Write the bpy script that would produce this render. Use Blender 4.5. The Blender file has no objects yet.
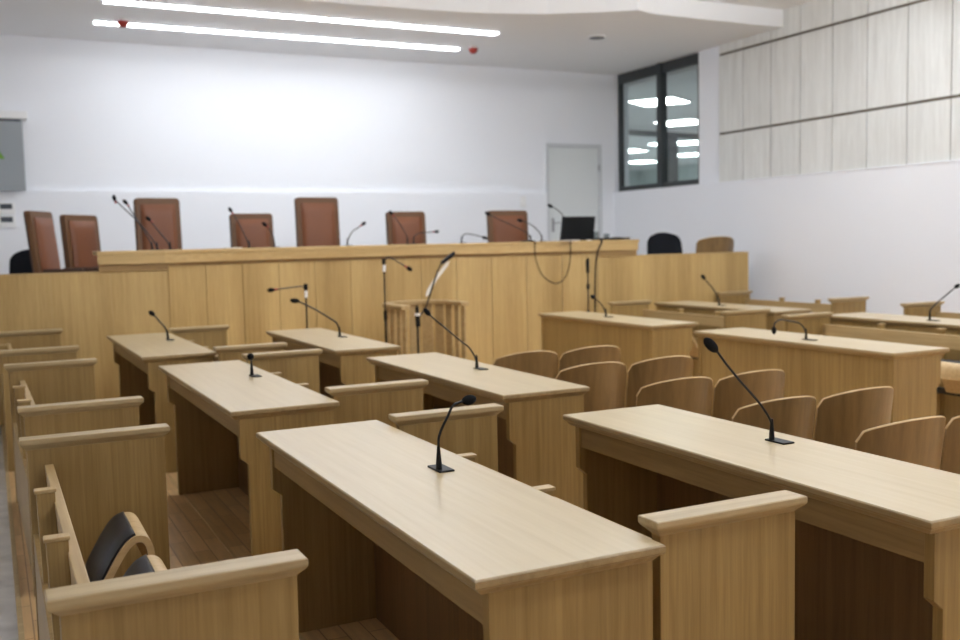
import bpy, bmesh, math, random
from mathutils import Vector, Matrix
random.seed(7)
PI = math.pi
COL = bpy.context.scene.collection
SC = bpy.context.scene

# ------------------------------------------------------------------ materials
def lin(c):
    return tuple(((v/255)/12.92 if v/255 <= .04045 else (((v/255)+.055)/1.055)**2.4) for v in c) + (1,)

def new_mat(name):
    m = bpy.data.materials.new(name); m.use_nodes = True
    nt = m.node_tree; b = nt.nodes['Principled BSDF']
    return m, nt, b

def plain(name, rgb, rough=.5, metal=0, bump=0, bscale=200, var=.06, spec=.5):
    m, nt, b = new_mat(name)
    tc = nt.nodes.new('ShaderNodeTexCoord'); n = nt.nodes.new('ShaderNodeTexNoise')
    n.inputs['Scale'].default_value = bscale; n.inputs['Detail'].default_value = 3
    nt.links.new(tc.outputs['Object'], n.inputs['Vector'])
    r = nt.nodes.new('ShaderNodeValToRGB')
    c = lin(rgb)
    r.color_ramp.elements[0].color = tuple(x*(1-var) for x in c[:3])+(1,)
    r.color_ramp.elements[1].color = tuple(min(1, x*(1+var)) for x in c[:3])+(1,)
    nt.links.new(n.outputs['Fac'], r.inputs['Fac']); nt.links.new(r.outputs['Color'], b.inputs['Base Color'])
    b.inputs['Roughness'].default_value = rough; b.inputs['Metallic'].default_value = metal
    b.inputs['Specular IOR Level'].default_value = spec
    if bump:
        bp = nt.nodes.new('ShaderNodeBump'); bp.inputs['Strength'].default_value = bump; bp.inputs['Distance'].default_value = .002
        nt.links.new(n.outputs['Fac'], bp.inputs['Height']); nt.links.new(bp.outputs['Normal'], b.inputs['Normal'])
    return m

def wood(name, light, dark, axis='Z', rough=.42, bands=0.35, fine=55, coat=0.0, band_scale=5.0):
    """veneer: fine streaks along one axis plus broad bands from sheet to sheet"""
    m, nt, b = new_mat(name)
    L = nt.links.new
    tc = nt.nodes.new('ShaderNodeTexCoord'); oi = nt.nodes.new('ShaderNodeObjectInfo')
    add = nt.nodes.new('ShaderNodeVectorMath'); add.operation = 'MULTIPLY_ADD'
    comb = nt.nodes.new('ShaderNodeCombineXYZ')
    for i in range(3): L(oi.outputs['Random'], comb.inputs[i])
    add.inputs[1].default_value = (7.3, 5.1, 3.7)
    L(comb.outputs[0], add.inputs[0]); L(tc.outputs['Object'], add.inputs[2])
    def noise(sc_along, sc_across, detail, dist):
        mp = nt.nodes.new('ShaderNodeMapping')
        s = [sc_across]*3; s['XYZ'.index(axis)] = sc_along
        mp.inputs['Scale'].default_value = s
        L(add.outputs[0], mp.inputs['Vector'])
        n = nt.nodes.new('ShaderNodeTexNoise'); n.inputs['Scale'].default_value = 1
        n.inputs['Detail'].default_value = detail; n.inputs['Distortion'].default_value = dist
        L(mp.outputs[0], n.inputs['Vector']); return n
    n1 = noise(1.6, fine, 5, .4); n2 = noise(.25, band_scale, 1, .2); n3 = noise(9, fine*4, 2, 0)
    mix = nt.nodes.new('ShaderNodeMix'); mix.data_type = 'FLOAT'; mix.inputs['Factor'].default_value = bands
    L(n1.outputs['Fac'], mix.inputs['A']); L(n2.outputs['Fac'], mix.inputs['B'])
    mix2 = nt.nodes.new('ShaderNodeMix'); mix2.data_type = 'FLOAT'; mix2.inputs['Factor'].default_value = .18
    L(mix.outputs['Result'], mix2.inputs['A']); L(n3.outputs['Fac'], mix2.inputs['B'])
    r = nt.nodes.new('ShaderNodeValToRGB')
    r.color_ramp.elements[0].position = .33; r.color_ramp.elements[0].color = lin(dark)
    r.color_ramp.elements[1].position = .66; r.color_ramp.elements[1].color = lin(light)
    L(mix2.outputs['Result'], r.inputs['Fac']); L(r.outputs['Color'], b.inputs['Base Color'])
    b.inputs['Roughness'].default_value = rough
    b.inputs['Coat Weight'].default_value = coat; b.inputs['Coat Roughness'].default_value = .25
    bp = nt.nodes.new('ShaderNodeBump'); bp.inputs['Strength'].default_value = .08; bp.inputs['Distance'].default_value = .001
    L(mix2.outputs['Result'], bp.inputs['Height']); L(bp.outputs['Normal'], b.inputs['Normal'])
    return m

def emit(name, rgb, strength):
    m, nt, b = new_mat(name)
    b.inputs['Base Color'].default_value = (.8, .8, .8, 1)
    b.inputs['Emission Color'].default_value = rgb+(1,); b.inputs['Emission Strength'].default_value = strength
    return m

def parquet(name):
    m, nt, b = new_mat(name); L = nt.links.new
    tc = nt.nodes.new('ShaderNodeTexCoord'); mp = nt.nodes.new('ShaderNodeMapping')
    mp.inputs['Rotation'].default_value = (0, 0, PI/2)
    br = nt.nodes.new('ShaderNodeTexBrick'); br.inputs['Scale'].default_value = 2.4
    br.inputs['Color1'].default_value = lin((206, 168, 112)); br.inputs['Color2'].default_value = lin((184, 145, 86))
    br.inputs['Mortar'].default_value = lin((140, 100, 58)); br.inputs['Mortar Size'].default_value = .006
    br.inputs['Brick Width'].default_value = .9; br.inputs['Row Height'].default_value = .19
    L(tc.outputs['Object'], mp.inputs[0]); L(mp.outputs[0], br.inputs['Vector'])
    n = nt.nodes.new('ShaderNodeTexNoise'); n.inputs['Scale'].default_value = 4; n.inputs['Detail'].default_value = 5
    mp2 = nt.nodes.new('ShaderNodeMapping'); mp2.inputs['Scale'].default_value = (12, 1, 1)
    L(tc.outputs['Object'], mp2.inputs[0]); L(mp2.outputs[0], n.inputs['Vector'])
    mx = nt.nodes.new('ShaderNodeMix'); mx.data_type = 'RGBA'; mx.blend_type = 'MULTIPLY'; mx.inputs['Factor'].default_value = .5
    L(br.outputs['Color'], mx.inputs['A']); L(n.outputs['Fac'], mx.inputs['B'])
    hs = nt.nodes.new('ShaderNodeHueSaturation'); hs.inputs['Value'].default_value = 1.5; hs.inputs['Saturation'].default_value = .9
    L(mx.outputs['Result'], hs.inputs['Color']); L(hs.outputs[0], b.inputs['Base Color'])
    b.inputs['Roughness'].default_value = .32
    return m

def marble(name):
    m, nt, b = new_mat(name); L = nt.links.new
    tc = nt.nodes.new('ShaderNodeTexCoord'); n = nt.nodes.new('ShaderNodeTexNoise')
    n.inputs['Scale'].default_value = 3; n.inputs['Detail'].default_value = 8; n.inputs['Distortion'].default_value = 1.5
    L(tc.outputs['Object'], n.inputs['Vector'])
    r = nt.nodes.new('ShaderNodeValToRGB'); r.color_ramp.elements[0].position = .35; r.color_ramp.elements[1].position = .7
    r.color_ramp.elements[0].color = lin((190, 190, 192)); r.color_ramp.elements[1].color = lin((226, 226, 227))
    L(n.outputs['Fac'], r.inputs['Fac']); L(r.outputs['Color'], b.inputs['Base Color']); b.inputs['Roughness'].default_value = .35
    return m

def glass(name, tint=(.93, .96, .96), refl=.12):
    m = bpy.data.materials.new(name); m.use_nodes = True; nt = m.node_tree; nt.nodes.clear()
    o = nt.nodes.new('ShaderNodeOutputMaterial'); t = nt.nodes.new('ShaderNodeBsdfTransparent'); g = nt.nodes.new('ShaderNodeBsdfGlossy')
    t.inputs[0].default_value = tint+(1,); g.inputs['Roughness'].default_value = .02
    fr = nt.nodes.new('ShaderNodeLayerWeight'); fr.inputs['Blend'].default_value = refl
    x = nt.nodes.new('ShaderNodeMixShader'); nt.links.new(fr.outputs['Facing'], x.inputs[0])
    nt.links.new(t.outputs[0], x.inputs[1]); nt.links.new(g.outputs[0], x.inputs[2]); nt.links.new(x.outputs[0], o.inputs[0])
    return m

M = {}
M['top'] = wood('oak_desk_top', (190, 172, 135), (178, 158, 120), 'Y', .34, .3, 40, .3)
M['side'] = wood('oak_veneer_upright', (160, 131, 79), (125, 98, 53), 'Z', .45, .35, 60)
M['apron'] = wood('oak_apron', (154, 126, 81), (124, 98, 59), 'Y', .45, .3, 40)
M['edge'] = wood('oak_edge_moulding', (164, 141, 101), (136, 113, 75), 'Y', .4, .3, 40)
M['cap'] = wood('oak_cap', (184, 163, 123), (152, 129, 90), 'X', .4, .3, 40)
M['rail'] = wood('oak_rail', (184, 158, 112), (156, 128, 84), 'Y', .42, .3, 40)
M['side_shaded'] = wood('oak_veneer_shaded', (124, 94, 56), (98, 72, 40), 'Z', .5, .3, 50)  # side oak darkened: shade of the knee space put into the colour
M['bench'] = wood('oak_bench_panel', (202, 172, 114), (158, 127, 74), 'Z', .45, .62, 60, band_scale=3.2)
M['bench_top'] = wood('oak_bench_counter', (200, 170, 116), (174, 143, 90), 'X', .42, .5, 40)
M['bench_shaded'] = wood('oak_bench_shaded', (160, 128, 78), (136, 104, 60), 'X', .5, .4, 40)  # darker bench oak, shade under the counter put into the colour
M['ply'] = wood('plywood_shell', (142, 111, 68), (104, 79, 44), 'Z', .4, .5, 30, band_scale=6)
M['ply_edge'] = wood('plywood_edge', (206, 178, 132), (180, 150, 104), 'X', .45, .2, 40)
M['clad'] = wood('whitewashed_cladding', (228, 229, 226), (206, 206, 202), 'Z', .6, .3, 18, band_scale=1.3)
M['seam'] = plain('dark_seam', (96, 88, 76), .7)
M['wall'] = plain('white_paint', (236, 238, 243), .75, 0, .05, 90, .01)
M['ceil'] = plain('ceiling_paint', (233, 234, 236), .8, 0, .05, 90, .01)
M['door'] = plain('door_paint', (222, 226, 226), .5, 0, 0, 20, .01)
M['doorframe'] = plain('door_frame_paint', (206, 209, 212), .5, 0, 0, 20, .01)
M['steel'] = plain('brushed_steel', (170, 170, 172), .3, 1)
M['winframe'] = plain('charcoal_aluminium', (58, 62, 64), .45, .2)
M['glass'] = glass('window_glass')
M['tumbler'] = glass('tumbler_glass', (.80, .82, .82), .4)
M['black'] = plain('black_plastic', (12, 12, 14), .5, 0, 0, 100, .1, .25)
M['foam'] = plain('black_foam', (16, 16, 18), .9, 0, .8, 900, .3, .2)
M['metal_black'] = plain('black_metal', (24, 24, 26), .32, .4)
M['red'] = plain('red_ring', (150, 40, 30), .4)
M['leather'] = plain('brown_leather', (120, 69, 36), .48, 0, .25, 160, .1)
M['leather_frame'] = plain('tan_leather_frame', (102, 68, 36), .5, 0, .2, 160, .1)
M['leather_dark'] = plain('dark_leather_side', (78, 54, 40), .5, 0, .2, 160, .1)
M['cushion'] = plain('black_vinyl', (30, 31, 36), .42, 0, .25, 260, .12)
M['fabric'] = plain('black_fabric', (26, 28, 34), .85, 0, .5, 500, .2, .2)
M['grey_board'] = plain('grey_screen_cloth', (150, 156, 160), .7)
M['green'] = plain('green_mark', (110, 160, 50), .6)
M['white_plastic'] = plain('white_plastic', (235, 235, 235), .4)
M['dark_display'] = plain('dark_display', (64, 70, 78), .3)
M['screen'] = plain('monitor_screen', (8, 9, 11), .5, spec=.15)
M['paper'] = plain('white_sheet', (226, 222, 212), .6)
M['led'] = emit('led_diffuser', (.89, .94, 1.0), 27)
M['led_added'] = emit('added_led_diffuser', (.905, .95, 1.0), 30)  # glow of the added pendants
M['panel_light'] = emit('office_light_panel', (.95, 1.0, .98), 20)
M['parquet'] = parquet('oak_parquet')
M['marble'] = marble('grey_marble')
M['carpet'] = plain('platform_carpet', (178, 170, 160), .9, 0, .3, 300, .15)
M['office_wall'] = plain('office_wall_paint', (200, 212, 210), .8)

# ------------------------------------------------------------------ mesh helpers
class MB:
    def __init__(s): s.bm = bmesh.new(); s.sm = False
    def poly(s, pts, faces):
        v = [s.bm.verts.new(p) for p in pts]
        for f in faces:
            try: s.bm.faces.new([v[i] for i in f])
            except ValueError: pass
        return s
    def box(s, x0, x1, y0, y1, z0, z1):
        p = [(x0,y0,z0),(x1,y0,z0),(x1,y1,z0),(x0,y1,z0),(x0,y0,z1),(x1,y0,z1),(x1,y1,z1),(x0,y1,z1)]
        return s.poly(p, [(0,3,2,1),(4,5,6,7),(0,1,5,4),(1,2,6,5),(2,3,7,6),(3,0,4,7)])
    def prism(s, pts2, a0, a1, plane='XZ'):
        """closed 2D outline extruded along the remaining axis"""
        def P(u, v, a):
            return {'XZ': (u, a, v), 'XY': (u, v, a), 'YZ': (a, u, v)}[plane]
        n = len(pts2)
        v = [P(u, w, a0) for u, w in pts2] + [P(u, w, a1) for u, w in pts2]
        f = [tuple(range(n)), tuple(range(2*n-1, n-1, -1))] + [(i, (i+1) % n, n+(i+1) % n, n+i) for i in range(n)]
        return s.poly(v, f)
    def slab(s, x0, x1, y0, y1, rings):
        """stack of rectangles: rings = [(z, inset)] from bottom to top"""
        v = []
        for z, i in rings:
            v += [(x0+i,y0+i,z),(x1-i,y0+i,z),(x1-i,y1-i,z),(x0+i,y1-i,z)]
        f = [(3,2,1,0)]
        for k in range(len(rings)-1):
            a, b = 4*k, 4*k+4
            f += [(a+j, a+(j+1) % 4, b+(j+1) % 4, b+j) for j in range(4)]
        t = 4*(len(rings)-1); f.append((t,t+1,t+2,t+3))
        return s.poly(v, f)
    def tube(s, pts, r, seg=8, caps=True):
        pts = [Vector(p) for p in pts]; n = len(pts)
        rs = r if isinstance(r, (list, tuple)) else [r]*n
        s.sm = True; prev = None; rings = []
        for i, p in enumerate(pts):
            d = (pts[min(i+1, n-1)]-pts[max(i-1, 0)]).normalized()
            if prev is None:
                a = Vector((0,0,1)) if abs(d.z) < .9 else Vector((1,0,0))
                u = d.cross(a).normalized()
            else:
                u = (prev-d*prev.dot(d)).normalized()
            w = d.cross(u); prev = u
            rings.append([s.bm.verts.new(p+(u*math.cos(2*PI*k/seg)+w*math.sin(2*PI*k/seg))*rs[i]) for k in range(seg)])
        for a, b in zip(rings, rings[1:]):
            for k in range(seg): s.bm.faces.new((a[k], a[(k+1) % seg], b[(k+1) % seg], b[k]))
        if caps:
            s.bm.faces.new(rings[0][::-1]); s.bm.faces.new(rings[-1])
        return s
    def lathe(s, prof, c=(0,0,0), seg=20):
        s.sm = True
        return s.tube([(c[0], c[1], c[2]+z) for r, z in prof], [max(r, .0005) for r, z in prof], seg)
    def grid(s, fn, nu, nv, thick):
        """a curved sheet fn(u,v)->(point, normal) with thickness"""
        A = []; B = []
        for i in range(nu+1):
            ra = []; rb = []
            for j in range(nv+1):
                p, n = fn(i/nu, j/nv); p = Vector(p); n = Vector(n)
                ra.append(s.bm.verts.new(p+n*thick/2)); rb.append(s.bm.verts.new(p-n*thick/2))
            A.append(ra); B.append(rb)
        F = s.bm.faces.new
        for i in range(nu):
            for j in range(nv):
                F((A[i][j], A[i+1][j], A[i+1][j+1], A[i][j+1])); F((B[i][j], B[i][j+1], B[i+1][j+1], B[i+1][j]))
            F((A[i][0], B[i][0], B[i+1][0], A[i+1][0])); F((A[i][nv], A[i+1][nv], B[i+1][nv], B[i][nv]))
        for j in range(nv):
            F((A[0][j], A[0][j+1], B[0][j+1], B[0][j])); F((A[nu][j], B[nu][j], B[nu][j+1], A[nu][j+1]))
        s.sm = True
        return s
    def ellipsoid(s, c, r, d=(0,0,1), seg=14):
        d = Vector(d).normalized(); c = Vector(c); pts = []; rs = []
        for k in range(9):
            t = -PI/2+PI*k/8; pts.append(c+d*r[1]*math.sin(t)); rs.append(max(.0008, r[0]*math.cos(t)))
        return s.tube(pts, rs, seg)
    def mirror_x(s, w):
        for v in s.bm.verts: v.co.x = w-v.co.x
        bmesh.ops.reverse_faces(s.bm, faces=s.bm.faces[:])
        return s
    def build(s, name, mat, parent=None, bevel=0, smooth=None, loc=None):
        bmesh.ops.recalc_face_normals(s.bm, faces=s.bm.faces[:])
        me = bpy.data.meshes.new(name); s.bm.to_mesh(me); s.bm.free()
        me.materials.append(mat)
        o = bpy.data.objects.new(name, me); COL.objects.link(o)
        if parent is not None: o.parent = parent
        if loc is not None: o.location = loc
        sm = s.sm if smooth is None else smooth
        if sm:
            for p in me.polygons: p.use_smooth = True
            try: me.set_sharp_from_angle(angle=math.radians(40))
            except Exception: pass
        if bevel:
            b = o.modifiers.new('soft_edges', 'BEVEL'); b.width = bevel; b.segments = 2; b.limit_method = 'ANGLE'
            b.angle_limit = math.radians(40)
        return o

def tag(o, label, cat, group=None):
    o['label'] = label; o['category'] = cat
    if group: o['group'] = group
    return o
def thing(name, label, cat, loc=(0,0,0), rot=0, group=None):
    o = bpy.data.objects.new(name, None); COL.objects.link(o)
    o.empty_display_size = .1; o.location = loc; o.rotation_euler = (0,0,rot)
    return tag(o, label, cat, group)
def struct(o):
    o['kind'] = 'structure'; return o
def dup(root, loc, rot, label, group=None):
    r = root.copy(); COL.objects.link(r); r.location = loc; r.rotation_euler = (0,0,rot); r['label'] = label
    if group: r['group'] = group
    for ch in root.children:
        c = ch.copy(); COL.objects.link(c); c.parent = r
        for g in ch.children:
            d = g.copy(); COL.objects.link(d); d.parent = c
    return r
def smooth_path(pts, n=6):
    """Catmull-Rom through the points"""
    P = [Vector(p) for p in pts]; P = [P[0]*2-P[1]]+P+[P[-1]*2-P[-2]]; out = []
    for i in range(1, len(P)-2):
        a, b, c, d = P[i-1:i+3]
        for k in range(n):
            t = k/n
            out.append(.5*((2*b)+(c-a)*t+(2*a-5*b+4*c-d)*t*t+(3*b-a-3*c+d)*t**3))
    out.append(P[-2]); return out

# ------------------------------------------------------------------ room shell
ZF = -.26          # floor level in drawing units
XL, XR, YF, YB, ZC, ZC2 = -2.6, 11.0, -3.4, 16.17, 4.80, 5.06
SILL = 2.55
PLAT = .58
struct(MB().box(.05, XR+.2, YF, YB, ZF-.1, ZF).build('floor', M['parquet']))
struct(MB().box(XL-.2, .05, YF, YB, ZF-.3, ZF-.1).build('floor_aisle', M['marble']))
struct(MB().box(XL-.2, XR+.4, YF-.2, YB+.3, ZF-.5, ZF-.3).build('ground_slab', M['marble']))
struct(MB().box(.035, .06, YF, 11.95, ZF-.1, ZF+.012).build('trim_1', M['cap']))          # step nosing between parquet and marble
struct(MB().box(1.255, 1.275, 2.0, 11.9, ZF, ZF+.004).build('trim_2', M['ply_edge']))      # pale strip laid along the pew aisle
# back wall with thicker lower part (ledge)
w = MB().box(XL-.2, 9.46, YB, YB+.2, ZF-.3, ZC2+.2).box(10.72, XR+.05, YB, YB+.2, ZF-.3, ZC2+.2).box(9.46, 10.72, YB, YB+.2, 3.46, ZC2+.2).box(9.46, 10.72, YB, YB+.2, ZF-.3, PLAT)
struct(w.build('wall_back', M['wall']))
struct(MB().slab(XL, 9.46, YB-.07, YB+.01, [(PLAT, 0), (SILL-.03, 0), (SILL-.012, 0), (SILL-.012, 0), (SILL-.012, .0)]).build('trim_3', M['wall'], bevel=.01))
# door in the back wall
d = struct(MB().box(9.53, 10.65, YB+.02, YB+.065, PLAT+.01, 3.39).build('door_1', M['door'], bevel=.004))
MB().box(9.46, 9.53, YB-.02, YB+.12, PLAT, 3.46).box(10.65, 10.72, YB-.02, YB+.12, PLAT, 3.46).box(9.53, 10.65, YB-.02, YB+.12, 3.39, 3.46).build('door_frame', M['doorframe'], d, .004)
h = MB().box(9.60, 9.65, YB+.005, YB+.02, 1.80, 2.06).tube([(9.625, YB+.02, 1.97), (9.625, YB-.04, 1.97), (9.75, YB-.045, 1.97)], .011).build('door_handle', M['steel'], d)
MB().box(10.63, 10.665, YB-.035, YB-.015, 2.95, 3.07).box(10.63, 10.665, YB-.035, YB-.015, 1.3, 1.42).build('hinge', M['steel'], d)
# right wall: thick lower part, upper part with cladding, pillar and window opening
struct(MB().box(XR, XR+.35, YF, YB+.2, ZF-.1, SILL-.02).build('wall_right', M['wall']))
struct(MB().box(XR-.012, XR+.2, YF, YB, SILL-.02, SILL).build('trim_4', M['wall']))
struct(MB().box(XR+.06, XR+.35, 13.10, 13.66, SILL, ZC2+.2).box(XR+.06, XR+.35, 16.15, YB+.2, SILL, ZC2+.2)
       .box(XR+.06, XR+.35, YF, 13.10, SILL, ZC2+.3).build('wall_right_upper', M['wall']))
struct(MB().box(XR+.04, XR+.058, YF, 13.10, SILL, ZC2+.02).build('wall_right_backing', M['seam']))
cl = MB()
ys = [13.10, 12.507, 11.876, 11.256, 10.627, 9.999, 9.326, 8.657]
while ys[-1] > YF+.7: ys.append(ys[-1]-.64)
for a, b in zip(ys, ys[1:]):
    for z0, z1 in ((SILL, 3.325), (3.365, 4.62), (4.66, ZC2+.02)):
        cl.box(XR+.022, XR+.04, b+.009, a-.009, z0, z1)
struct(cl.build('wall_right_cladding', M['clad']))
struct(MB().box(XL-.2, XL, YF, YB, ZF-.3, ZC2+.2).build('wall_left', M['wall']))
struct(MB().box(XL-.2, XR+.4, YF-.2, YF, ZF-.3, ZC2+.2).build('wall_front', M['wall']))
# ceiling: lower slab at the back with a gently curved step up
edge = [(XR+.3, 11.62), (9.6, 11.62), (8.6, 11.60), (8.25, 11.50), (7.9, 11.75), (7.2, 12.15), (6.4, 12.42), (5.4, 12.56), (4.0, 12.62), (2.0, 12.62), (XL-.2, 12.62)]
struct(MB().prism(edge+[(XL-.2, YB+.2), (XR+.3, YB+.2)], ZC, ZC+.5, 'XY').build('ceiling', M['ceil']))
struct(MB().box(XL-.2, XR+.3, YF-.2, 12.8, ZC2, ZC2+.25).build('ceiling_upper', M['ceil']))
# interior window to the offices next door
wn = struct(MB().box(XR+.10, XR+.18, 13.66, 16.15, 4.62, ZC).box(XR+.10, XR+.18, 13.66, 16.15, SILL, SILL+.10)
            .box(XR+.10, XR+.18, 13.66, 13.74, SILL+.1, 4.62).box(XR+.10, XR+.18, 16.06, 16.15, SILL+.1, 4.62).build('window_1', M['winframe'], bevel=.004))
MB().box(XR+.06, XR+.20, 14.73, 14.86, SILL, ZC).build('window_mullion', M['winframe'], wn, .006)
MB().box(XR+.135, XR+.142, 13.74, 14.72, SILL+.1, 4.62).build('pane', M['glass'], wn)
MB().box(XR+.135, XR+.142, 14.86, 16.06, SILL+.1, 4.62).build('pane', M['glass'], wn)
# the office beyond
OX0, OX1, OY0, OY1 = XR+.35, 26.0, 12.0, 36.0
struct(MB().box(OX0, OX1, OY0, OY1, 4.60, 4.75).build('ceiling_office', M['ceil']))
struct(MB().box(OX0, OX1, OY0, OY1, 1.4, 1.5).build('floor_office', M['marble']))
struct(MB().box(OX1, OX1+.2, OY0, OY1, 1.4, 4.7).box(OX0, OX1, OY1, OY1+.2, 1.4, 4.7).box(OX0, OX1, OY0-.2, OY0, 1.4, 4.7)
       .box(OX0-.2, OX0, YB+.1, OY1, 1.4, 4.75).build('wall_office', M['office_wall']))
pt = thing('glass_partition', 'dark framed glass partition crossing the office seen through the window', 'partition', (0,0,0))
def oblique(mb, a, b, t, z0, z1):
    a = Vector(a); b = Vector(b); n = (b-a).normalized(); n = Vector((-n.y, n.x))*t/2
    return mb.prism([tuple(a+n), tuple(b+n), tuple(b-n), tuple(a-n)], z0, z1, 'XY')
pa, pb = (12.5, 21.55), (21.0, 22.7)
oblique(MB(), pa, pb, .12, 4.38, 4.52).build('head_rail', M['winframe'], pt)
for t in (.02, .525, .93):
    c = Vector(pa).lerp(Vector(pb), t)
    MB().box(c.x-.14, c.x+.14, c.y-.14, c.y+.14, 1.5, 4.38).build('post', M['winframe'], pt)
oblique(MB(), pa, pb, .015, 1.5, 4.38).build('pane', M['glass'], pt)
for i, (x, y, lb) in enumerate([(13.17, 17.59, 'white square light panel seen highest through the window, split by its mullion'),
                   (16.07, 20.6, 'white square light panel seen second highest through the right window pane'),
                   (19.5, 27.8, 'dimmer white light panel seen low in the left pane of the window, upper of two'),
                   (22.8, 31.6, 'white light panel seen lowest in the left pane of the window'),
                   (19.35, 25.35, 'small white light panel seen just under the partition rail by the office post'),
                   (19.9, 24.75, 'small white light panel seen under the rail at the right edge of the window'),
                   (22.65, 28.5, 'lower small white light panel seen at the right edge of the window')]):
    c = thing('office_ceiling_light', lb, 'ceiling light', (x, y, 4.60), math.radians(30), 'light panels in the office')
    MB().box(-.54, .54, -.54, .54, -.03, 0).build('frame', M['white_plastic'], c)
    MB().box(-.50, .50, -.50, .50, -.036, -.03).build('diffuser', M['panel_light'], c)

# ------------------------------------------------------------------ ceiling lights and fittings
def strip(x0, x1, y, z, label, m='led'):
    c = thing('ceiling_light', label, 'ceiling light', (x0, y, z), 0, 'long LED ceiling strips')
    MB().box(-.02, x1-x0+.02, -.085, .085, -.012, 0).build('housing', M['white_plastic'], c)
    MB().box(0, x1-x0, -.06, .06, -.026, -.012).build('diffuser', M[m], c)
strip(1.5, 7.09, 13.52, ZC, 'long bright LED strip in the ceiling, the one farther from the back wall')
strip(1.5, 7.06, 14.82, ZC, 'long bright LED strip in the ceiling, the one nearest the back wall')
def pendant(x0, x1, y, label):  # invented, unseen pendants added to light the hall
    c = thing('added_pendant_light', label, 'added light', (x0, y, ZC2), 0, 'added unseen LED pendants over the hall')
    w_ = x1-x0
    MB().box(0, w_, -.06, .06, -.50, -.44).build('diffuser', M['led_added'], c)
    MB().box(-.02, 0, -.06, .06, -.50, -.44).build('end_cap', M['white_plastic'], c)
    MB().box(w_, w_+.02, -.06, .06, -.50, -.44).build('end_cap', M['white_plastic'], c)
    for k in range(3):
        x = .15+(w_-.3)*k/2
        MB().tube([(x, 0, -.45), (x, 0, 0)], .006, 6).build('cord', M['steel'], c)
for y, lb in ((8.7, 'above the farthest desks'), (5.2, 'above the second row of desks'), (.8, 'directly above the camera')):
    pendant(1.5, 10.2, y, 'added LED pendant light %s, unseen, to light the hall' % lb)
for x, y, lb in ((1.84, 14.55, 'small red smoke detector on the ceiling at the left end of the LED strips'),
                 (7.23, 14.6, 'small red smoke detector on the ceiling past the right end of the LED strips')):
    c = thing('smoke_detector', lb, 'detector', (x, y, ZC), 0, 'red ceiling detectors')
    MB().lathe([(.05, -.03), (.05, 0)], seg=16).build('base', M['white_plastic'], c)
    MB().lathe([(.02, -.115), (.05, -.10), (.075, -.06), (.08, -.03)], seg=16).build('body', M['red'], c)
c = thing('ceiling_vent', 'round grey vent set in the ceiling near the window', 'vent', (8.71, 13.22, ZC))
MB().lathe([(.13, -.02), (.14, 0)], seg=24).build('rim', M['white_plastic'], c)
MB().lathe([(.10, -.03), (.125, -.02)], seg=24).build('disc', M['dark_display'], c)

# ------------------------------------------------------------------ things on the back wall
c = thing('roller_screen', 'grey screen with a white casing hanging on the back wall at the left edge', 'screen', (.01, YB-.08, SILL-.02))
MB().box(-.9, .62, -.13, .075, 1.04, 1.15).build('casing', M['white_plastic'], c, .01)
g = MB().box(-.88, .545, -.12, -.10, .0, 1.05).build('cloth', M['grey_board'], c)
MB().box(-.88, .52, -.123, -.119, 1.0, 1.035).build('hem_bar', M['dark_display'], g)
MB().prism([(-.20, .46), (.29, .46), (.05, .84)], -.126, -.121, 'XZ').build('triangle_mark', M['green'], g)
for z, lb in ((2.29, 'upper of two white wall controls with dark displays under the grey screen'),
              (2.10, 'lower of two white wall controls with dark displays under the grey screen')):
    c = thing('wall_control', lb, 'control panel', (.28, YB-.07, z), 0, 'wall controls')
    MB().box(-.11, .12, -.025, 0, -.10, .07).build('plate', M['white_plastic'], c, .004)
    MB().box(-.08, .08, -.031, -.024, -.02, .055).build('display', M['dark_display'], c)
c = thing('wall_socket', 'small white wall fitting on the back wall above the rightmost leather chair', 'socket', (8.93, YB-.07, 2.34))
MB().box(-.06, .06, -.02, 0, -.07, .13).build('plate', M['white_plastic'], c, .004)
MB().box(-.03, .03, -.05, -.018, -.04, .0).build('switch', M['white_plastic'], c, .004)

# ------------------------------------------------------------------ judges' platform and bench
R_, CX, CY = 6.69, 4.86, 5.96
def arcY(x, dr=0):
    return CY+math.sqrt((R_+dr)**2-(x-CX)**2)
BX0, BX1, BY = 1.88, 7.84, 11.95
def arc_pts(dr, n=28, x0=BX0, x1=BX1):
    t0 = math.asin((x0-CX)/R_); t1 = math.asin((x1-CX)/R_)
    return [(CX+(R_+dr)*math.sin(t0+(t1-t0)*i/n), CY+(R_+dr)*math.cos(t0+(t1-t0)*i/n)) for i in range(n+1)]
ap = arc_pts(.06)
struct(MB().prism([(XL, 12.14)]+[(1.8, 12.14)]+arc_pts(.12)+[(7.95, 12.14), (10.62, 12.14), (10.66, 13.6), (XR, 13.6), (XR, YB), (XL, YB)], ZF, PLAT, 'XY').build('floor_platform', M['carpet']))
bench = thing('judges_bench', "long curved oak judges' bench with a thick counter facing the hall", 'bench', (0, 0, 0))
NP = 12
t0 = math.asin((BX0-CX)/R_); t1 = math.asin((BX1-CX)/R_)
fp = MB()
for i in range(NP):
    a = t0+(t1-t0)*i/NP+.0005; b = t0+(t1-t0)*(i+1)/NP-.0005; q = []
    for k in range(4):
        t = a+(b-a)*k/3; q.append((CX+R_*math.sin(t), CY+R_*math.cos(t)))
    for k in range(3, -1, -1):
        t = a+(b-a)*k/3; q.append((CX+(R_+.04)*math.sin(t), CY+(R_+.04)*math.cos(t)))
    fp.prism(q, ZF, 1.435, 'XY')
fp.build('front_panel', M['bench'], bench)
MB().prism(arc_pts(.045)+arc_pts(.075)[::-1], ZF, 1.5, 'XY').build('carcass', M['bench_shaded'], bench)
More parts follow.
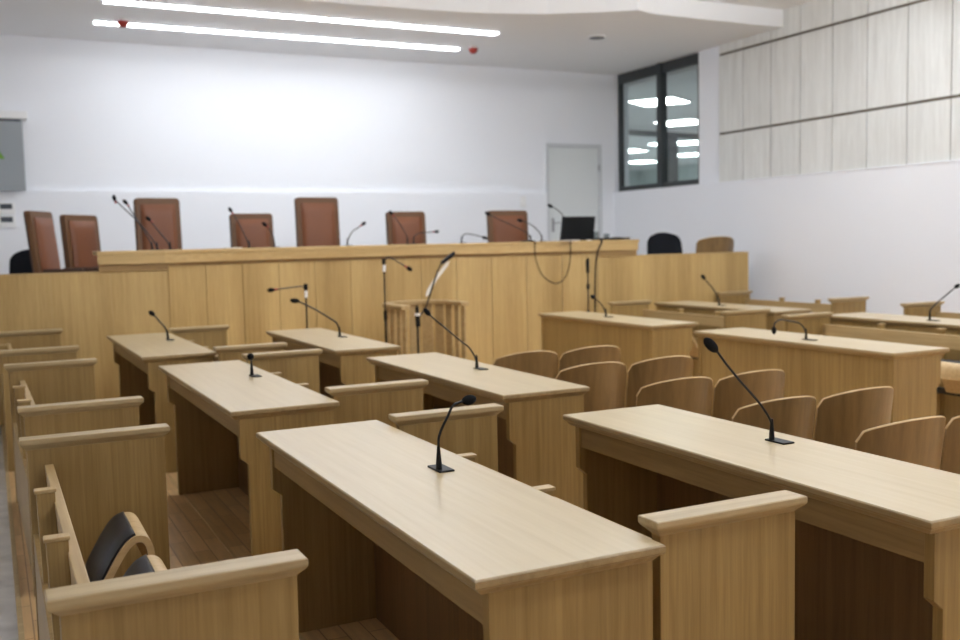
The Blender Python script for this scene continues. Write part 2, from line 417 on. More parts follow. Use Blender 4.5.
MB().prism(arc_pts(-.012)+arc_pts(.05)[::-1], 1.437, 1.48, 'XY').build('shaded_band', M['bench_shaded'], bench)  # flush band, no real gap; its browner oak paints the recess shade
def ctr_poly(d0, d1, e):
    f = [(1.10+e, BY-.06-d0)]+[(1.84, BY-.06-d0)]+arc_pts(-.07-d0)[1:-1]+[(7.88, BY-.06-d0), (8.53-e, BY-.06-d0)]
    k = [(8.53-e, BY+d1)]+[(7.95, BY+d1)]+arc_pts(d1+.04)[1:-1][::-1]+[(1.80, BY+d1), (1.10+e, BY+d1)]
    return f+k
MB().prism(ctr_poly(0, .42, 0), 1.585, 1.63, 'XY').build('counter_top', M['bench_top'], bench, .006)
MB().prism(ctr_poly(-.012, .02, .012), 1.475, 1.585, 'XY').build('fascia', M['bench_top'], bench, .004)
MB().box(1.12, 1.88, BY-.02, BY+.03, 1.40, 1.475).box(7.84, 8.51, BY-.02, BY+.03, 1.40, 1.475).build('shaded_filler', M['bench_shaded'], bench)  # filler blocks whose dark oak paints the shadow under the counter ends
def wing(x0, x1, n, label):
    o = thing('bench_wing', label, 'bench wing', (x0, BY, 0), 0, 'low wings of the judges bench')
    p = MB(); w_ = (x1-x0)/n
    for i in range(n): p.box(i*w_+.0006, (i+1)*w_-.0006, 0, .04, ZF, 1.385)
    p.build('front_panel', M['bench'], o)
    MB().slab(-.005, x1-x0+.005, -.008, .10, [(1.386, .004), (1.394, 0), (1.402, .002)]).build('top_edge', M['bench_top'], o)
    MB().box(.02, x1-x0-.02, .042, .09, ZF, 1.386).build('carcass', M['bench_shaded'], o)
wing(XL+.05, 1.875, 7, 'low plain oak wing of the bench at the left, behind the farthest pew')
wing(7.845, 10.64, 5, 'low plain oak wing of the bench at the right, ending short of the side wall')

# ------------------------------------------------------------------ desks
DW = .60
def desk(x, y, L, rot, label, mirror=False, DW=.60):
    o = thing('desk', label, 'desk', (x, y, 0), rot, 'long oak desks')
    def fin(mb, n, m, bev=0):
        if mirror: mb.mirror_x(DW)
        return mb.build(n, m, o, bev)
    t = fin(MB().slab(.004, DW-.004, .004, L-.004, [(.7475, 0), (.7505, .001)]), 'desk_top', M['top'])
    e = MB().slab(0, DW, 0, L, [(.698, .030), (.704, .024), (.716, .014), (.724, .003), (.728, 0), (.7455, 0), (.7485, .003)])
    if mirror: e.mirror_x(DW)
    e.build('edge_moulding', M['edge'], t)
    prof = [(.055, .70), (.055, .475), (.098, .44), (.098, ZF), (DW-.025, ZF), (DW-.025, .70)]
    fin(MB().prism(prof, .032, .072, 'XZ'), 'end_panel', M['side'], .002)
    fin(MB().prism(prof, L-.072, L-.032, 'XZ'), 'end_panel', M['side'], .002)
    fin(MB().box(.066, .088, .073, L-.073, .585, .699), 'apron', M['apron'], .002)
    fin(MB().box(DW-.065, DW-.035, .073, L-.073, ZF, .699), 'front_panel', M['side'] if mirror else M['side_shaded'], .002)  # open side shows the oak with knee-space shade in its colour
    return o
desk(1.113, 2.305, 2.42, -.002, 'large oak desk in the foreground centre, its short microphone bent to the right', DW=.625)
desk(1.140, 5.39, 2.46, .005, 'oak desk behind the foreground centre one, its microphone pointing straight at the camera', DW=.625)
desk(1.098, 8.561, 2.376, .012, 'oak desk farthest back on the left, before the curved bench', DW=.62)
desk(2.585, 2.076, 2.25, -.012, 'large oak desk in the right foreground, its long microphone leaning left over the chairs')
desk(2.652, 5.06, 2.327, 0, 'oak desk in the middle beside the row of plywood chairs, long thin microphone leaning left')
desk(2.601, 8.02, 2.333, 0, 'oak desk in front of the bench and left of the railed witness stand')
desk(6.05, 8.226, 2.32, .006, 'pale oak desk with its solid front toward the plywood chairs, the farther of two such', True)
desk(6.023, 5.179, 2.35, .0, 'oak desk with solid front, hook-shaped microphone drooping over its top', True)
desk(8.26, 8.83, 2.36, 0, 'oak desk partly hidden behind a pew rail, nearest the low right bench wing', True)
desk(8.30, 5.75, 2.36, 0, 'oak desk at the right edge of the photo, behind a long rail', True)

# ------------------------------------------------------------------ pews with tip-up seats
PW = .66
def pew(x, y, L, label, mirror=False, nseat=3, PW=.655, rot=0):
    o = thing('pew', label, 'pew', (x, y, 0), rot, 'oak pews with capped end panels')
    def fin(mb, n, m, par=None, bev=0):
        if mirror: mb.mirror_x(PW)
        return mb.build(n, m, par or o, bev)
    for y0 in (0, L-.10):
        p = fin(MB().box(.03, PW-.025, y0+.028, y0+.072, ZF, .752), 'end_panel', M['side'], None, .002)
        fin(MB().slab(0, PW, y0, y0+.10, [(.742, .031), (.750, .027), (.760, .017), (.770, .006), (.777, .001), (.782, 0), (.797, 0), (.80, .003)]), 'cap', M['cap'], p)
    fin(MB().prism([(.106, .545), (.142, .545), (.136, .676), (.098, .676)], .075, L-.075, 'XZ'), 'backrest_rail', M['rail'], None, .004)
    for k in range(2):
        yp = L*(.36+.30*k)
        p = fin(MB().prism([(.055, ZF), (.10, ZF), (.103, .715), (.035, .715)], yp-.022, yp+.022, 'XZ'), 'post', M['side'], None, .003)
        fin(MB().box(.028, .108, yp-.026, yp+.026, .715, .728), 'post_cap', M['rail'], p, .003)
        fin(MB().box(.085, .112, yp+.16, yp+.20, .565, .64), 'bracket', M['steel'], p, .002)
    fin(MB().box(.035, .058, .074, L-.074, ZF+.03, .36), 'back_board', M['side'], None, .002)
    fin(MB().box(.14, .20, .074, L-.074, .12, .18), 'seat_beam', M['metal_black'], None, .004)
    pitch = (L-.25)/nseat
    for k in range(nseat):
        yc = L-.17-pitch*(k+.5)+.02; hw = .21
        # bent plywood shell: rises from the hinge, curls forward at the lip
        prof = [(.215, .26), (.25, .33), (.30, .42), (.345, .495), (.378, .535), (.410, .553), (.440, .545), (.458, .515), (.464, .465), (.463, .42)]
        prof = [(p.x, p.z-.105) for p in smooth_path([(a, 0, b) for a, b in prof], 4)]
        def shell(u, v):
            i = u*(len(prof)-1); j = min(int(i), len(prof)-2)
            a = Vector(prof[j]); b = Vector(prof[j+1]); t = (b-a).normalized(); n = Vector((t.y, -t.x))
            c = a.lerp(b, i-j)
            return (c.x, yc-hw+2*hw*v, c.y), (n.x, 0, n.y)
        s_ = fin(MB().grid(shell, len(prof)-1, 2, .028), 'seat', M['ply_edge'])
        pc = prof[3:21]
        def pad(u, v):
            i = u*(len(pc)-1); j = min(int(i), len(pc)-2)
            a = Vector(pc[j]); b = Vector(pc[j+1]); t = (b-a).normalized(); n = Vector((t.y, -t.x))
            c = a.lerp(b, i-j); e = 4*v*(1-v); f = min(1, 5*min(u, 1-u))
            off = -.017-.022*(e**.35)*(f**.5)
            return (c.x+n.x*off, yc-hw+.015+(2*hw-.03)*v, c.y+n.y*off), (n.x, 0, n.y)
        fin(MB().grid(pad, len(pc)-1, 10, .014), 'cushion', M['cushion'], s_)
    return o
pew(.082, 2.57, 2.38, 'oak pew at the lower left with black cushioned tip-up seats, nearest the camera')
pew(.10, 5.86, 2.40, 'second oak pew back along the left edge, beside the desk with the forward-facing microphone', rot=.015)
pew(.030, 9.38, 2.27, 'farthest oak pew on the left, against the low bench wing')
pew(1.75, 2.36, 2.22, 'oak pew between the two foreground desks, near end panel standing tall at lower centre', PW=.60)
pew(1.765, 5.57, 2.26, 'oak pew in the middle, behind the desk whose microphone points at the camera', PW=.635)
pew(1.685, 8.45, 2.40, 'oak pew right of the farthest left desk, close before the bench', PW=.62)
pew(7.42, 8.70, 2.38, 'oak pew right of the pale solid-fronted desk, its rail toward the side wall', True)
pew(7.54, 5.60, 2.36, 'oak pew beyond the desk with the hooked microphone, long rail running to the right edge', True)
pew(9.90, 9.50, 2.36, 'oak pew near the white side wall, its two rail posts showing against the wall', True)
pew(9.78, 6.00, 2.34, 'oak pew by the side wall at the right edge, only its far end showing', True)

# ------------------------------------------------------------------ plywood chairs in the centre
def ply_chair(label, loc, rot=0, group='plywood chairs in the centre', W=.574):
    o = thing('plywood_chair', label, 'chair', loc, rot, group)
    def back(u, v):
        s = 2*u-1; a = s*.75
        x = W/2*math.sin(a)/math.sin(.75)
        yy = .13*(1-math.cos(a))/(1-math.cos(.75))
        ztop = .80-.062*abs(s)**2.2-.10*max(0, abs(s)-.9)**1.5*12
        z = .22+(ztop-.22)*v; lean = -.06*v
        return (x, yy+lean+.03, z), (-math.sin(a)*.6, 1, 0)
    b = MB().grid(back, 22, 6, .014).build('backrest', M['ply'], o)
    def rim(k):
        p, n = back(k/22, 1); return p
    MB().tube([Vector(rim(k))+Vector((0, 0, .001)) for k in range(23)], .0074, 6).build('top_edge', M['ply_edge'], b)
    def seat(u, v):
        x = (u-.5)*.52; y = .06+.50*v; z = .32-.02*math.sin(PI*v)+.03*(2*u-1)**2-(.05*max(0, v-.8)/.2)
        return (x, y, z), (0, 0, 1)
    MB().grid(seat, 10, 10, .014).build('seat', M['ply'], o)
    for sx in (-.21, .21):
        MB().tube([(sx, .46, ZF), (sx, .44, .28)], .012).build('leg', M['metal_black'], o)
        MB().tube([(sx, .10, ZF), (sx, .08, .28), (sx, .045, .40)], .012).build('leg', M['metal_black'], o)
    MB().box(-.21, .21, .07, .10, .275, .295).box(-.21, .21, .42, .45, .275, .295).build('seat_frame', M['metal_black'], o)
    return o
rows = [3.114, 3.874, 4.754, 5.68, 6.57]
rl = ['nearest', 'second', 'third', 'fourth', 'farthest']
first = None
for i, yy in enumerate(rows):
    for j, xx in enumerate((3.70, 4.295)):
        xx += (.085, .02, .04, .03, .0)[i]
        lb = 'plywood chair in the %s row of pairs from the camera, %s chair of the two' % (rl[i], 'left' if j == 0 else 'right')
        if first is None: first = ply_chair(lb, (xx, yy, 0))
        else: dup(first, (xx, yy, 0), .0, lb)
ply_chair('plywood chair behind the low right bench wing by the side wall', (10.24, 12.16, PLAT-ZF), 0, 'chairs behind the bench wing', .74)

# ------------------------------------------------------------------ judges' chairs
def rrect(x0, x1, z0, z1, r, n=5):
    out = []
    for cx, cz, a0 in ((x1-r, z1-r, 0), (x0+r, z1-r, PI/2), (x0+r, z0+r, PI), (x1-r, z0+r, 1.5*PI)):
        for k in range(n+1):
            a = a0+PI/2*k/n; out.append((cx+r*math.cos(a), cz+r*math.sin(a)))
    return out
def judge_chair(hb, w, loc, rot, label, rec=.06):
    """hb: height of the top of the back above the platform; local front is -Y"""
    hb += .27
    o = thing('leather_armchair', label, 'chair', loc, rot, 'brown leather judges chairs')
    def tilt(mb):
        for v in mb.bm.verts: v.co.y += (v.co.z-.60)*rec
        return mb
    b = tilt(MB().prism(rrect(-w/2, w/2, .55, hb, .05), .0, .07, 'XZ')).build('backrest', M['leather_frame'], o, .012)
    k = MB()
    def pad(u, v):
        e = (4*u*(1-u))**.3*(4*v*(1-v))**.3
        return (-w/2+.065+(w-.13)*u, -.006-.045*e, .66+(hb-.08-.66)*v), (0, -1, 0)
    tilt(k.grid(pad, 14, 14, .01)).build('back_cushion', M['leather'], b)
    tilt(MB().prism(rrect(-w/2-.001, w/2+.001, .55, hb, .05), .071, .085, 'XZ')).build('back_shell', M['leather_dark'], b)
    MB().slab(-w/2+.03, w/2-.03, -.62, .0, [(.48, .02), (.50, 0), (.60, 0), (.62, .03)]).build('seat', M['leather'], o, .01)
    for s in (-1, 1):
        x = s*(w/2-.02)
        a = MB().box(x-.03, x+.03, -.50, -.02, .80, .85).build('armrest', M['leather_dark'], o, .01)
        MB().box(x-.02, x+.02, -.42, -.36, .55, .80).build('arm_post', M['leather_dark'], a)
    MB().tube([(0, -.24, .08), (0, -.24, .50)], .03, 12).build('column', M['metal_black'], o)
    for q in range(5):
        a = 2*PI*q/5+.3
        MB().tube([(0, -.24, .10), (.28*math.cos(a), -.24+.28*math.sin(a), .06)], [.025, .016], 8).tube(
            [(.28*math.cos(a)-.02, -.24+.28*math.sin(a), .03), (.28*math.cos(a)+.02, -.24+.28*math.sin(a), .03)], .03, 10).build('foot', M['metal_black'], o)
    return o
judge_chair(1.28, .60, (.70, 13.15, PLAT), math.radians(63), 'brown leather judge chair at the far left turned sideways, before a black chair', .10)
judge_chair(1.26, .60, (1.18, 13.95, PLAT), math.radians(43), 'brown leather judge chair second from the left, turned slightly, beside the counter end', .08)
judge_chair(1.45, .57, (2.015, 13.3, PLAT), math.radians(6), 'tall brown leather judge chair behind two red-ringed microphones')
judge_chair(1.253, .59, (3.30, 13.6, PLAT), math.radians(3), 'low brown leather judge chair between the two tall ones')
judge_chair(1.475, .63, (4.245, 13.6, PLAT), math.radians(3), 'tall brown leather judge chair at the middle of the bench')
judge_chair(1.265, .61, (5.60, 13.6, PLAT), math.radians(1), 'low brown leather judge chair just right of the middle of the bench')
judge_chair(1.265, .66, (7.20, 13.4, PLAT), math.radians(-4), 'low brown leather judge chair left of the computer monitor')

def office_chair(label, loc, rot, top=.87, w=.56):
    o = thing('office_chair', label, 'chair', loc, rot, 'black office chairs')
    def back(u, v):
        s = 2*u-1
        half = w/2*(1-.10*v-.30*max(0, v-.72)**2*8)
        ztop = top-.0
        z = .62+(ztop-.62)*v-.055*s*s*max(0, v-.5)*2
        return (s*half, -.03+.06*(s*s)*-1+.06*v, z), (0, -1, 0)
    MB().grid(back, 16, 14, .06).build('backrest', M['fabric'], o, .012)
    MB().slab(-.25, .25, -.50, -.02, [(.48, .02), (.50, 0), (.60, 0), (.62, .03)]).build('seat', M['fabric'], o, .01)
    MB().box(-.03, .03, .0, .05, .46, .80).build('back_bracket', M['black'], o)
    MB().tube([(0, -.25, .08), (0, -.25, .50)], .03, 12).build('column', M['metal_black'], o)
    for q in range(5):
        a = 2*PI*q/5+.3
        MB().tube([(0, -.25, .10), (.27*math.cos(a), -.25+.27*math.sin(a), .05)], [.025, .016], 8).build('foot', M['black'], o)
    return o
office_chair('black office chair showing behind the leftmost leather chair', (.50, 14.1, PLAT), .1, 1.09)
office_chair('black office chair behind the low right bench wing, beside the plywood chair', (9.60, 12.75, PLAT), -.2, 1.15, .62)

# ------------------------------------------------------------------ microphones
def mic(loc, path, label, group, red=False, r=.0055, head=(.020, .034), plate=(-.014, .048, -.088, .030), yaw=0):
    """path: (dx, dz) points of the gooseneck, the last is the middle of the foam head"""
    o = thing('gooseneck_microphone', label, 'microphone', loc, 0, group)
    c, s = math.cos(yaw), math.sin(yaw); x0, x1, y0, y1 = plate
    q = [(x0, y0), (x1, y0), (x1, y1), (x0, y1)]
    MB().prism([(x*c-y*s, x*s+y*c) for x, y in q], 0, .008, 'XY').build('base_plate', M['black'], o, .002)
    P = [(0, 0, .008)]+[(p[0], p[2] if len(p) > 2 else 0, p[1]) for p in path]
    sp = smooth_path(P, 6); d = (sp[-1]-sp[-4]).normalized()
    end = Vector(P[-1])
    MB().tube(sp, [r*1.0]*len(sp), 8).build('gooseneck', M['metal_black'], o)
    MB().lathe([(.013, .008), (.012, .03), (.008, .075), (.006, .10)], seg=12).build('socket', M['black'], o)
    MB().ellipsoid(end, head, d).build('foam_head', M['foam'], o)
    if red:
        MB().tube([end-d*(head[1]+.026), end-d*(head[1]-.004)], r*1.5, 10).build('red_ring', M['red'], o)
    return o
G1, G2 = 'desk microphones', 'bench microphones'
D = .75
mic((1.550, 3.515, D), [(.001, .063), (.001, .12), (.006, .144), (.02, .175), (.045, .217), (.061, .248), (.077, .26), (.102, .266), (.138, .271)], 'short gooseneck microphone on the foreground centre desk, head bent right', G1, plate=(-.014, .050, -.040, .084), head=(.020, .032))
mic((3.032, 3.257, D), [(-.001, .043), (-.003, .08), (-.017, .108), (-.038, .137), (-.084, .19), (-.175, .278), (-.252, .358), (-.296, .409), (-.336, .446)], 'long gooseneck microphone on the right foreground desk, leaning far left', G1, head=(.022, .045))
mic((1.602, 6.818, D), [(0, .06, 0), (-.004, .11, -.02), (-.025, .14, -.10), (-.042, .155, -.16)], 'gooseneck microphone pointing straight at the camera on the second left desk', G1, head=(.024, .034))
mic((1.541, 10.009, D), [(-.006, .06), (-.02, .12), (-.065, .18), (-.11, .24), (-.14, .27)], 'gooseneck microphone on the farthest left desk, against the bench wing', G1, head=(.024, .036), r=.008)
mic((3.058, 6.226, D), [(-.006, .06), (-.02, .10), (-.06, .16), (-.112, .20), (-.25, .315), (-.345, .395), (-.373, .424)], 'thin gooseneck microphone on the middle desk by the plywood chairs, leaning left', G1, head=(.018, .036), r=.0062)
mic((3.035, 9.201, D), [(-.003, .05), (-.007, .089), (-.03, .14), (-.075, .175), (-.22, .27), (-.33, .33), (-.40, .366), (-.435, .374)], 'gooseneck microphone on the desk before the witness stand, leaning left', G1, head=(.024, .048), r=.008)
mic((6.342, 9.508, D), [(-.004, .03), (-.012, .07), (-.045, .13), (-.10, .185), (-.15, .225), (-.173, .239)], 'gooseneck microphone on the pale solid-fronted desk below the hanging cable', G1, head=(.024, .036), r=.007)
mic((6.225, 6.277, D), [(-.003, .06), (-.024, .105), (-.07, .145), (-.126, .162), (-.23, .182), (-.294, .188), (-.345, .17), (-.36, .141), (-.36, .105)], 'gooseneck microphone bent over into a hook above the solid-fronted desk', G1, head=(.02, .034), r=.007)
mic((8.50, 10.10, D), [(-.01, .06), (-.03, .12), (-.10, .22), (-.20, .32), (-.26, .38)], 'gooseneck microphone on the far right desk in front of the low bench wing', G1, head=(.026, .042), r=.008)
mic((8.52, 6.90, D), [(0, .08), (.02, .12), (.09, .17), (.22, .24), (.34, .305), (.40, .335)], 'gooseneck microphone at the right edge of the photo, leaning right', G1, head=(.022, .04), r=.007)
CZ = 1.63
B = dict(red=True, r=.007, head=(.022, .04), plate=(-.02, .06, -.03, .03), yaw=0)
BM = [((1.794, 12.15), [(-.029, .095), (-.177, .307), (-.419, .563), (-.45, .609)], 'bench microphone with red ring reaching farthest left beside the tall chair'),
      ((1.752, 12.25), [(-.018, .095), (-.122, .297), (-.246, .52), (-.277, .567)], 'bench microphone with red ring just inside the farthest left one'),
      ((1.948, 12.183), [(-.03, .095), (-.127, .227), (-.212, .345), (-.234, .369)], 'short bench microphone in front of the left tall leather chair'),
      ((2.985, 12.582), [(-.033, .115), (-.126, .318), (-.197, .444), (-.22, .482)], 'bench microphone rising left above the low chair between the tall ones'),
      ((3.332, 12.673), [(-.008, .13), (-.045, .208), (-.094, .273), (-.119, .299)], 'short bench microphone at the right edge of the low chair between the tall ones'),
      ((4.378, 12.833), [(.017, .095), (.077, .189), (.18, .255), (.239, .295)], 'bench microphone against the white wall, curving right, beside the middle tall chair'),
      ((5.254, 12.835), [(.002, .10), (-.08, .252), (-.19, .392), (-.23, .44)], 'bench microphone in front of the chair just right of the middle, leaning left'),
      ((5.389, 12.931), [(.012, .10), (.08, .15), (.235, .165), (.36, .172)], 'bench microphone lying low toward the right beside the chair right of the middle'),
      ((6.051, 12.743), [(.012, .085), (.07, .13), (.20, .115), (.37, .07)], 'bench microphone bent flat to the right, left of the rightmost leather chair'),
      ((7.081, 12.571), [(-.047, .117), (-.26, .221), (-.533, .338), (-.692, .41)], 'long bench microphone crossing the rightmost leather chair'),
      ((7.186, 12.433), [(-.014, .101), (-.112, .203), (-.242, .276), (-.356, .306)], 'curved bench microphone just right of the rightmost leather chair'),
      ((7.60, 12.40), [(-.01, .204), (-.066, .364), (-.183, .465), (-.282, .509)], 'bench microphone rising behind the computer monitor')]
for i, (xy, p, lb) in enumerate(BM):
    kw = dict(B)
    if i >= 8: kw.update(red=False, head=(.024, .05))
    mic((xy[0], xy[1]-.02, CZ), p, lb, G2, **kw)

# monitor, glasses and cables on the bench
c = thing('computer_monitor', 'black flat monitor on the right end of the bench, screen toward the hall', 'monitor', (7.66, 12.22, CZ), math.radians(4))
b = MB().box(-.29, .29, -.02, .02, .05, .39)
for v in b.bm.verts: v.co.x += (v.co.z-.05)*.26; v.co.y += (v.co.z-.05)*.18
b = b.build('housing', M['black'], c, .006); b.location.z = -.03
s = MB().box(-.27, .27, -.024, -.0205, .07, .37)
for v in s.bm.verts: v.co.x += (v.co.z-.05)*.26; v.co.y += (v.co.z-.05)*.18
s.build('screen', M['screen'], b)
MB().slab(-.12, .12, -.08, .10, [(0, 0), (.012, 0), (.016, .01)]).build('foot', M['black'], c)
MB().box(-.03, .03, .035, .06, .01, .22).build('stand', M['black'], c)
for x, hh, lb in ((7.97, .125, 'taller empty glass tumbler right of the monitor'), (8.15, .095, 'shorter glass tumbler at the right end of the bench')):
    c = MB().lathe([(.040, 0), (.046, hh), (.043, hh), (.037, .008)], seg=20).build('glass_tumbler', M['tumbler'], loc=(x, 12.18, CZ))
    tag(c, lb, 'glass', 'tumblers on the bench')
c = thing('cable_heap', 'heap of black cables at the right end of the bench beside the tumblers', 'cable', (8.15, 12.05, CZ))
random.seed(3)
for k in range(4):
    p = [(random.uniform(-.32, .34), random.uniform(-.06, .06), .012+.012*random.random()) for _ in range(7)]
    MB().tube(smooth_path(p, 6), .011, 6).build('cable', M['black'], c)
MB().slab(.02, .16, -.05, .05, [(0, 0), (.03, 0), (.04, .02)]).build('adapter', M['black'], c)
MB().slab(-.30, -.05, -.05, .05, [(0, 0), (.02, 0), (.025, .01)]).build('remote_control', M['black'], c)
lp = [(6.95, 1.60), (6.947, 1.48), (6.985, 1.283), (7.07, 1.123), (7.21, 1.031), (7.32, 1.069), (7.395, 1.211), (7.428, 1.426), (7.43, 1.60)]
lp = [(x, arcY(x)-.115, z) for x, z in lp]
lp = [(6.95, 12.6, 1.64), (6.95, arcY(6.95)-.08, 1.642)]+lp+[(7.43, arcY(7.43)-.08, 1.642), (7.43, 12.3, 1.64)]
tag(MB().tube(smooth_path(lp, 6), .0075, 8).build('hanging_cable', M['black']),
    'black cable hanging in a loop down the bench front below the monitor', 'cable')
tag(MB().tube(smooth_path([(7.86, 12.1, 1.645), (7.86, 11.93, 1.642), (7.865, 11.872, 1.60), (7.80, 11.868, 1.50), (7.765, 11.88, 1.32), (7.76, 11.90, 1.0), (7.755, 11.90, .6), (7.76, 11.88, ZF+.06), (7.7, 11.7, ZF+.012), (7.4, 11.5, ZF+.012)], 6), .012, 8).build('power_cable', M['black']),
    'black cable running straight down the bench corner to the floor', 'cable')
c = MB().slab(-.12, .12, -.06, .06, [(0, 0), (.012, 0)]).build('paper_sheet', M['paper'], loc=(7.45, 12.06, CZ), ); tag(c, 'white papers lying on the bench in front of the monitor', 'paper')
tag(MB().box(-.10, .10, -.08, .08, 0, .01).build('paper_sheet', M['paper'], loc=(2.75, 12.45, CZ)), 'white papers on the bench before the low chair between the tall ones', 'paper')

# ------------------------------------------------------------------ microphone stands and witness stand
def mic_stand(loc, h, boom, label, clip=True):
    o = thing('microphone_stand', label, 'microphone stand', loc, 0, 'floor microphone stands')
    MB().lathe([(.17, ZF), (.17, ZF+.015), (.03, ZF+.03), (.014, ZF+.05)], seg=24).build('base', M['metal_black'], o)
    MB().tube([(0, 0, ZF+.03), (0, 0, h*.55)], .014, 10).build('lower_tube', M['metal_black'], o)
    MB().tube([(0, 0, h*.55), (0, 0, h)], .0095, 10).build('pole', M['metal_black'], o)
    MB().tube([(0, 0, h*.50), (0, 0, h*.58)], .022, 10).build('clutch', M['black'], o)
    if clip:
        k = MB().tube([(0, 0, h-.04), (0, 0, h+.03)], .024, 10).build('clip', M['black'], o)
        MB().tube([(-.005, -.01, h-.13), (0, -.01, h-.05)], .018, 10).build('collar', M['white_plastic'], k)
    if boom:
        P = [Vector((p[0], p[2] if len(p) > 2 else 0, p[1])) for p in boom]
        d = (P[-1]-P[-2]).normalized()
        MB().tube(P, .007, 8).build('gooseneck', M['metal_black'], o)
        MB().ellipsoid(P[-1], (.026, .045), d).build('foam_head', M['foam'], o)
        MB().tube([P[-1]-d*.075, P[-1]-d*.04], .012, 10).build('red_ring', M['red'], o)
    return o
mic_stand((4.28, 11.2, 0), 1.44, [(-.02, 1.43), (.06, 1.485), (.12, 1.46), (.33, 1.335)], 'tall microphone stand left of the witness stand, its neck bending down to the right')
mic_stand((3.30, 11.2, 0), 1.17, [(.0, 1.16), (-.06, 1.175), (-.41, 1.145)], 'microphone stand behind the desk before the bench, its neck level to the left')
c = mic_stand((7.19, 11.2, 0), 1.20, None, 'plain black microphone stand at the right, upright before the bench', False)
MB().tube([(0, 0, 1.20), (-.005, 0, 1.36)], [.022, .027], 12).build('microphone', M['black'], c)
MB().tube([(0, 0, 1.36), (.005, 0, 1.40)], [.027, .012], 12).build('microphone_head', M['foam'], c)
MB().tube([(.0, 0, .98), (.0, 0, 1.05)], .022, 10).build('clutch', M['black'], c)
# boom stand inside the witness stand
c = thing('microphone_stand', 'boom microphone stand inside the witness stand with a white strip along its arm', 'microphone stand', (4.70, 11.2, 0), 0, 'floor microphone stands')
MB().lathe([(.17, ZF), (.17, ZF+.015), (.03, ZF+.03), (.014, ZF+.05)], seg=24).build('base', M['metal_black'], c)
MB().tube([(0, 0, ZF+.03), (0, 0, .88)], .013, 10).build('pole', M['metal_black'], c)
k = MB().tube([(0, -.02, .62), (-.01, -.02, .78)], .030, 10).tube([(-.01, -.02, .78), (-.01, -.02, .86)], .022, 10).build('cable_box', M['black'], c)
MB().tube([(-.008, -.022, .755), (-.008, -.022, .785)], .034, 10).build('white_band', M['white_plastic'], k)
MB().tube([(.0, 0, .70), (.12, 0, .86), (.29, 0, 1.30), (.36, 0, 1.42)], .011, 8).build('boom', M['metal_black'], c)
MB().tube([(.34, -.01, 1.395), (.46, -.01, 1.47)], .026, 10).tube([(.46, -.01, 1.47), (.52, -.01, 1.52)], [.028, .02], 10).build('microphone', M['black'], c)
sh = MB().prism([(.13, .98), (.17, 1.0), (.29, 1.18), (.45, 1.36), (.47, 1.41), (.44, 1.42), (.25, 1.20), (.15, 1.06)], .03, .036, 'XZ').build('white_strip', M['paper'], c)
# witness stand: U-shaped rail on slats
ws = thing('witness_stand', 'curved oak witness stand with a rail on upright slats, before the bench', 'witness stand', (4.83, 11.38, 0))
def upath(r, n=20):
    out = [(-r, -.55)]
    for i in range(n+1):
        a = PI-PI*i/n; out.append((r*math.cos(a), r*math.sin(a)))
    out.append((r, -.38)); return out
MB().prism(upath(.485)+upath(.375)[::-1], .858, .908, 'XY').build('hand_rail', M['rail'], ws, .006)
MB().prism(upath(.46)+upath(.40)[::-1], ZF, ZF+.10, 'XY').build('kick_rail', M['rail'], ws, .004)
def slat(x, y, ang, w_):
    b = MB().box(-w_/2, w_/2, -.012, .012, ZF+.10, .866)
    for v in b.bm.verts:
        vx, vy = v.co.x, v.co.y
        v.co.x = x+vx*math.cos(ang)-vy*math.sin(ang); v.co.y = y+vx*math.sin(ang)+vy*math.cos(ang)
    b.build('slat', M['rail'], ws, .002)
slat(-.43, -.50, PI/2, .10); slat(-.43, -.32, PI/2, .10); slat(-.43, -.13, PI/2, .10)
for i in range(8):
    a = PI-PI*(i+.5)/8
    slat(.43*math.cos(a), .43*math.sin(a), a+PI/2, .125)
slat(.43, -.13, PI/2, .10); slat(.43, -.32, PI/2, .10)

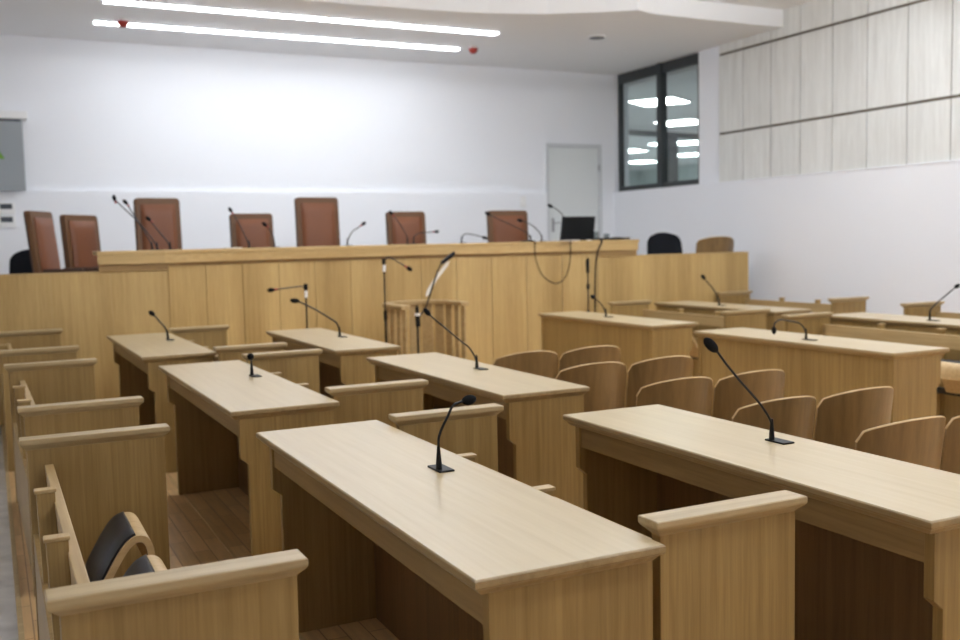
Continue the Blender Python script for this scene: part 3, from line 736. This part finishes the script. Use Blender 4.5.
# ------------------------------------------------------------------ camera
F, yaw, pitch, roll, H = 986.011, .460766, -.0796388, -.0214638, 1.6513
f = Vector((math.sin(yaw)*math.cos(pitch), math.cos(yaw)*math.cos(pitch), math.sin(pitch)))
r = Vector((math.cos(yaw), -math.sin(yaw), 0)); u = r.cross(f)
r2 = r*math.cos(roll)+u*math.sin(roll); u2 = -r*math.sin(roll)+u*math.cos(roll)
cam = bpy.data.cameras.new('camera'); co = bpy.data.objects.new('camera', cam); COL.objects.link(co)
mt = Matrix((r2, u2, -f)).transposed().to_4x4(); mt.translation = (0, 0, H); co.matrix_world = mt
cam.sensor_width = 36; cam.lens = F*36/960; cam.clip_start = .05; cam.clip_end = 200
cam.dof.use_dof = True; cam.dof.focus_distance = 3.7; cam.dof.aperture_fstop = 3.2
SC.camera = co

# ------------------------------------------------------------------ drawing units to metres, floor to zero
bpy.context.view_layer.update()
S = .75
done = set()
for o in list(SC.objects):
    top = o.parent is None
    low = None
    if o.type == 'EMPTY' and top and abs(o.location.z) < 1e-6:
        o.location.z = ZF; o['_low'] = 1
for o in list(SC.objects):
    root = o
    while root.parent: root = root.parent
    if o.type == 'MESH' and o.data.name not in done:
        done.add(o.data.name)
        if root.get('_low'): o.data.transform(Matrix.Translation((0, 0, -ZF)))
        o.data.transform(Matrix.Scale(S, 4))
    for m in o.modifiers:
        if m.type == 'BEVEL': m.width *= S
for o in list(SC.objects):
    if o.parent is None:
        o.location = (o.location.x*S, o.location.y*S, (o.location.z-ZF)*S)
    if '_low' in o: del o['_low']
cam.dof.focus_distance *= S

# ------------------------------------------------------------------ world and view
wd = bpy.data.worlds.new('world'); SC.world = wd; wd.use_nodes = True
wd.node_tree.nodes['Background'].inputs[0].default_value = (.8, .85, .9, 1); wd.node_tree.nodes['Background'].inputs[1].default_value = .3
SC.view_settings.view_transform = 'Standard'; SC.view_settings.look = 'None'
SC.view_settings.exposure = 0; SC.view_settings.gamma = 1
SC.cycles.use_denoising = True
SC.cycles.max_bounces = 8; SC.cycles.diffuse_bounces = 6
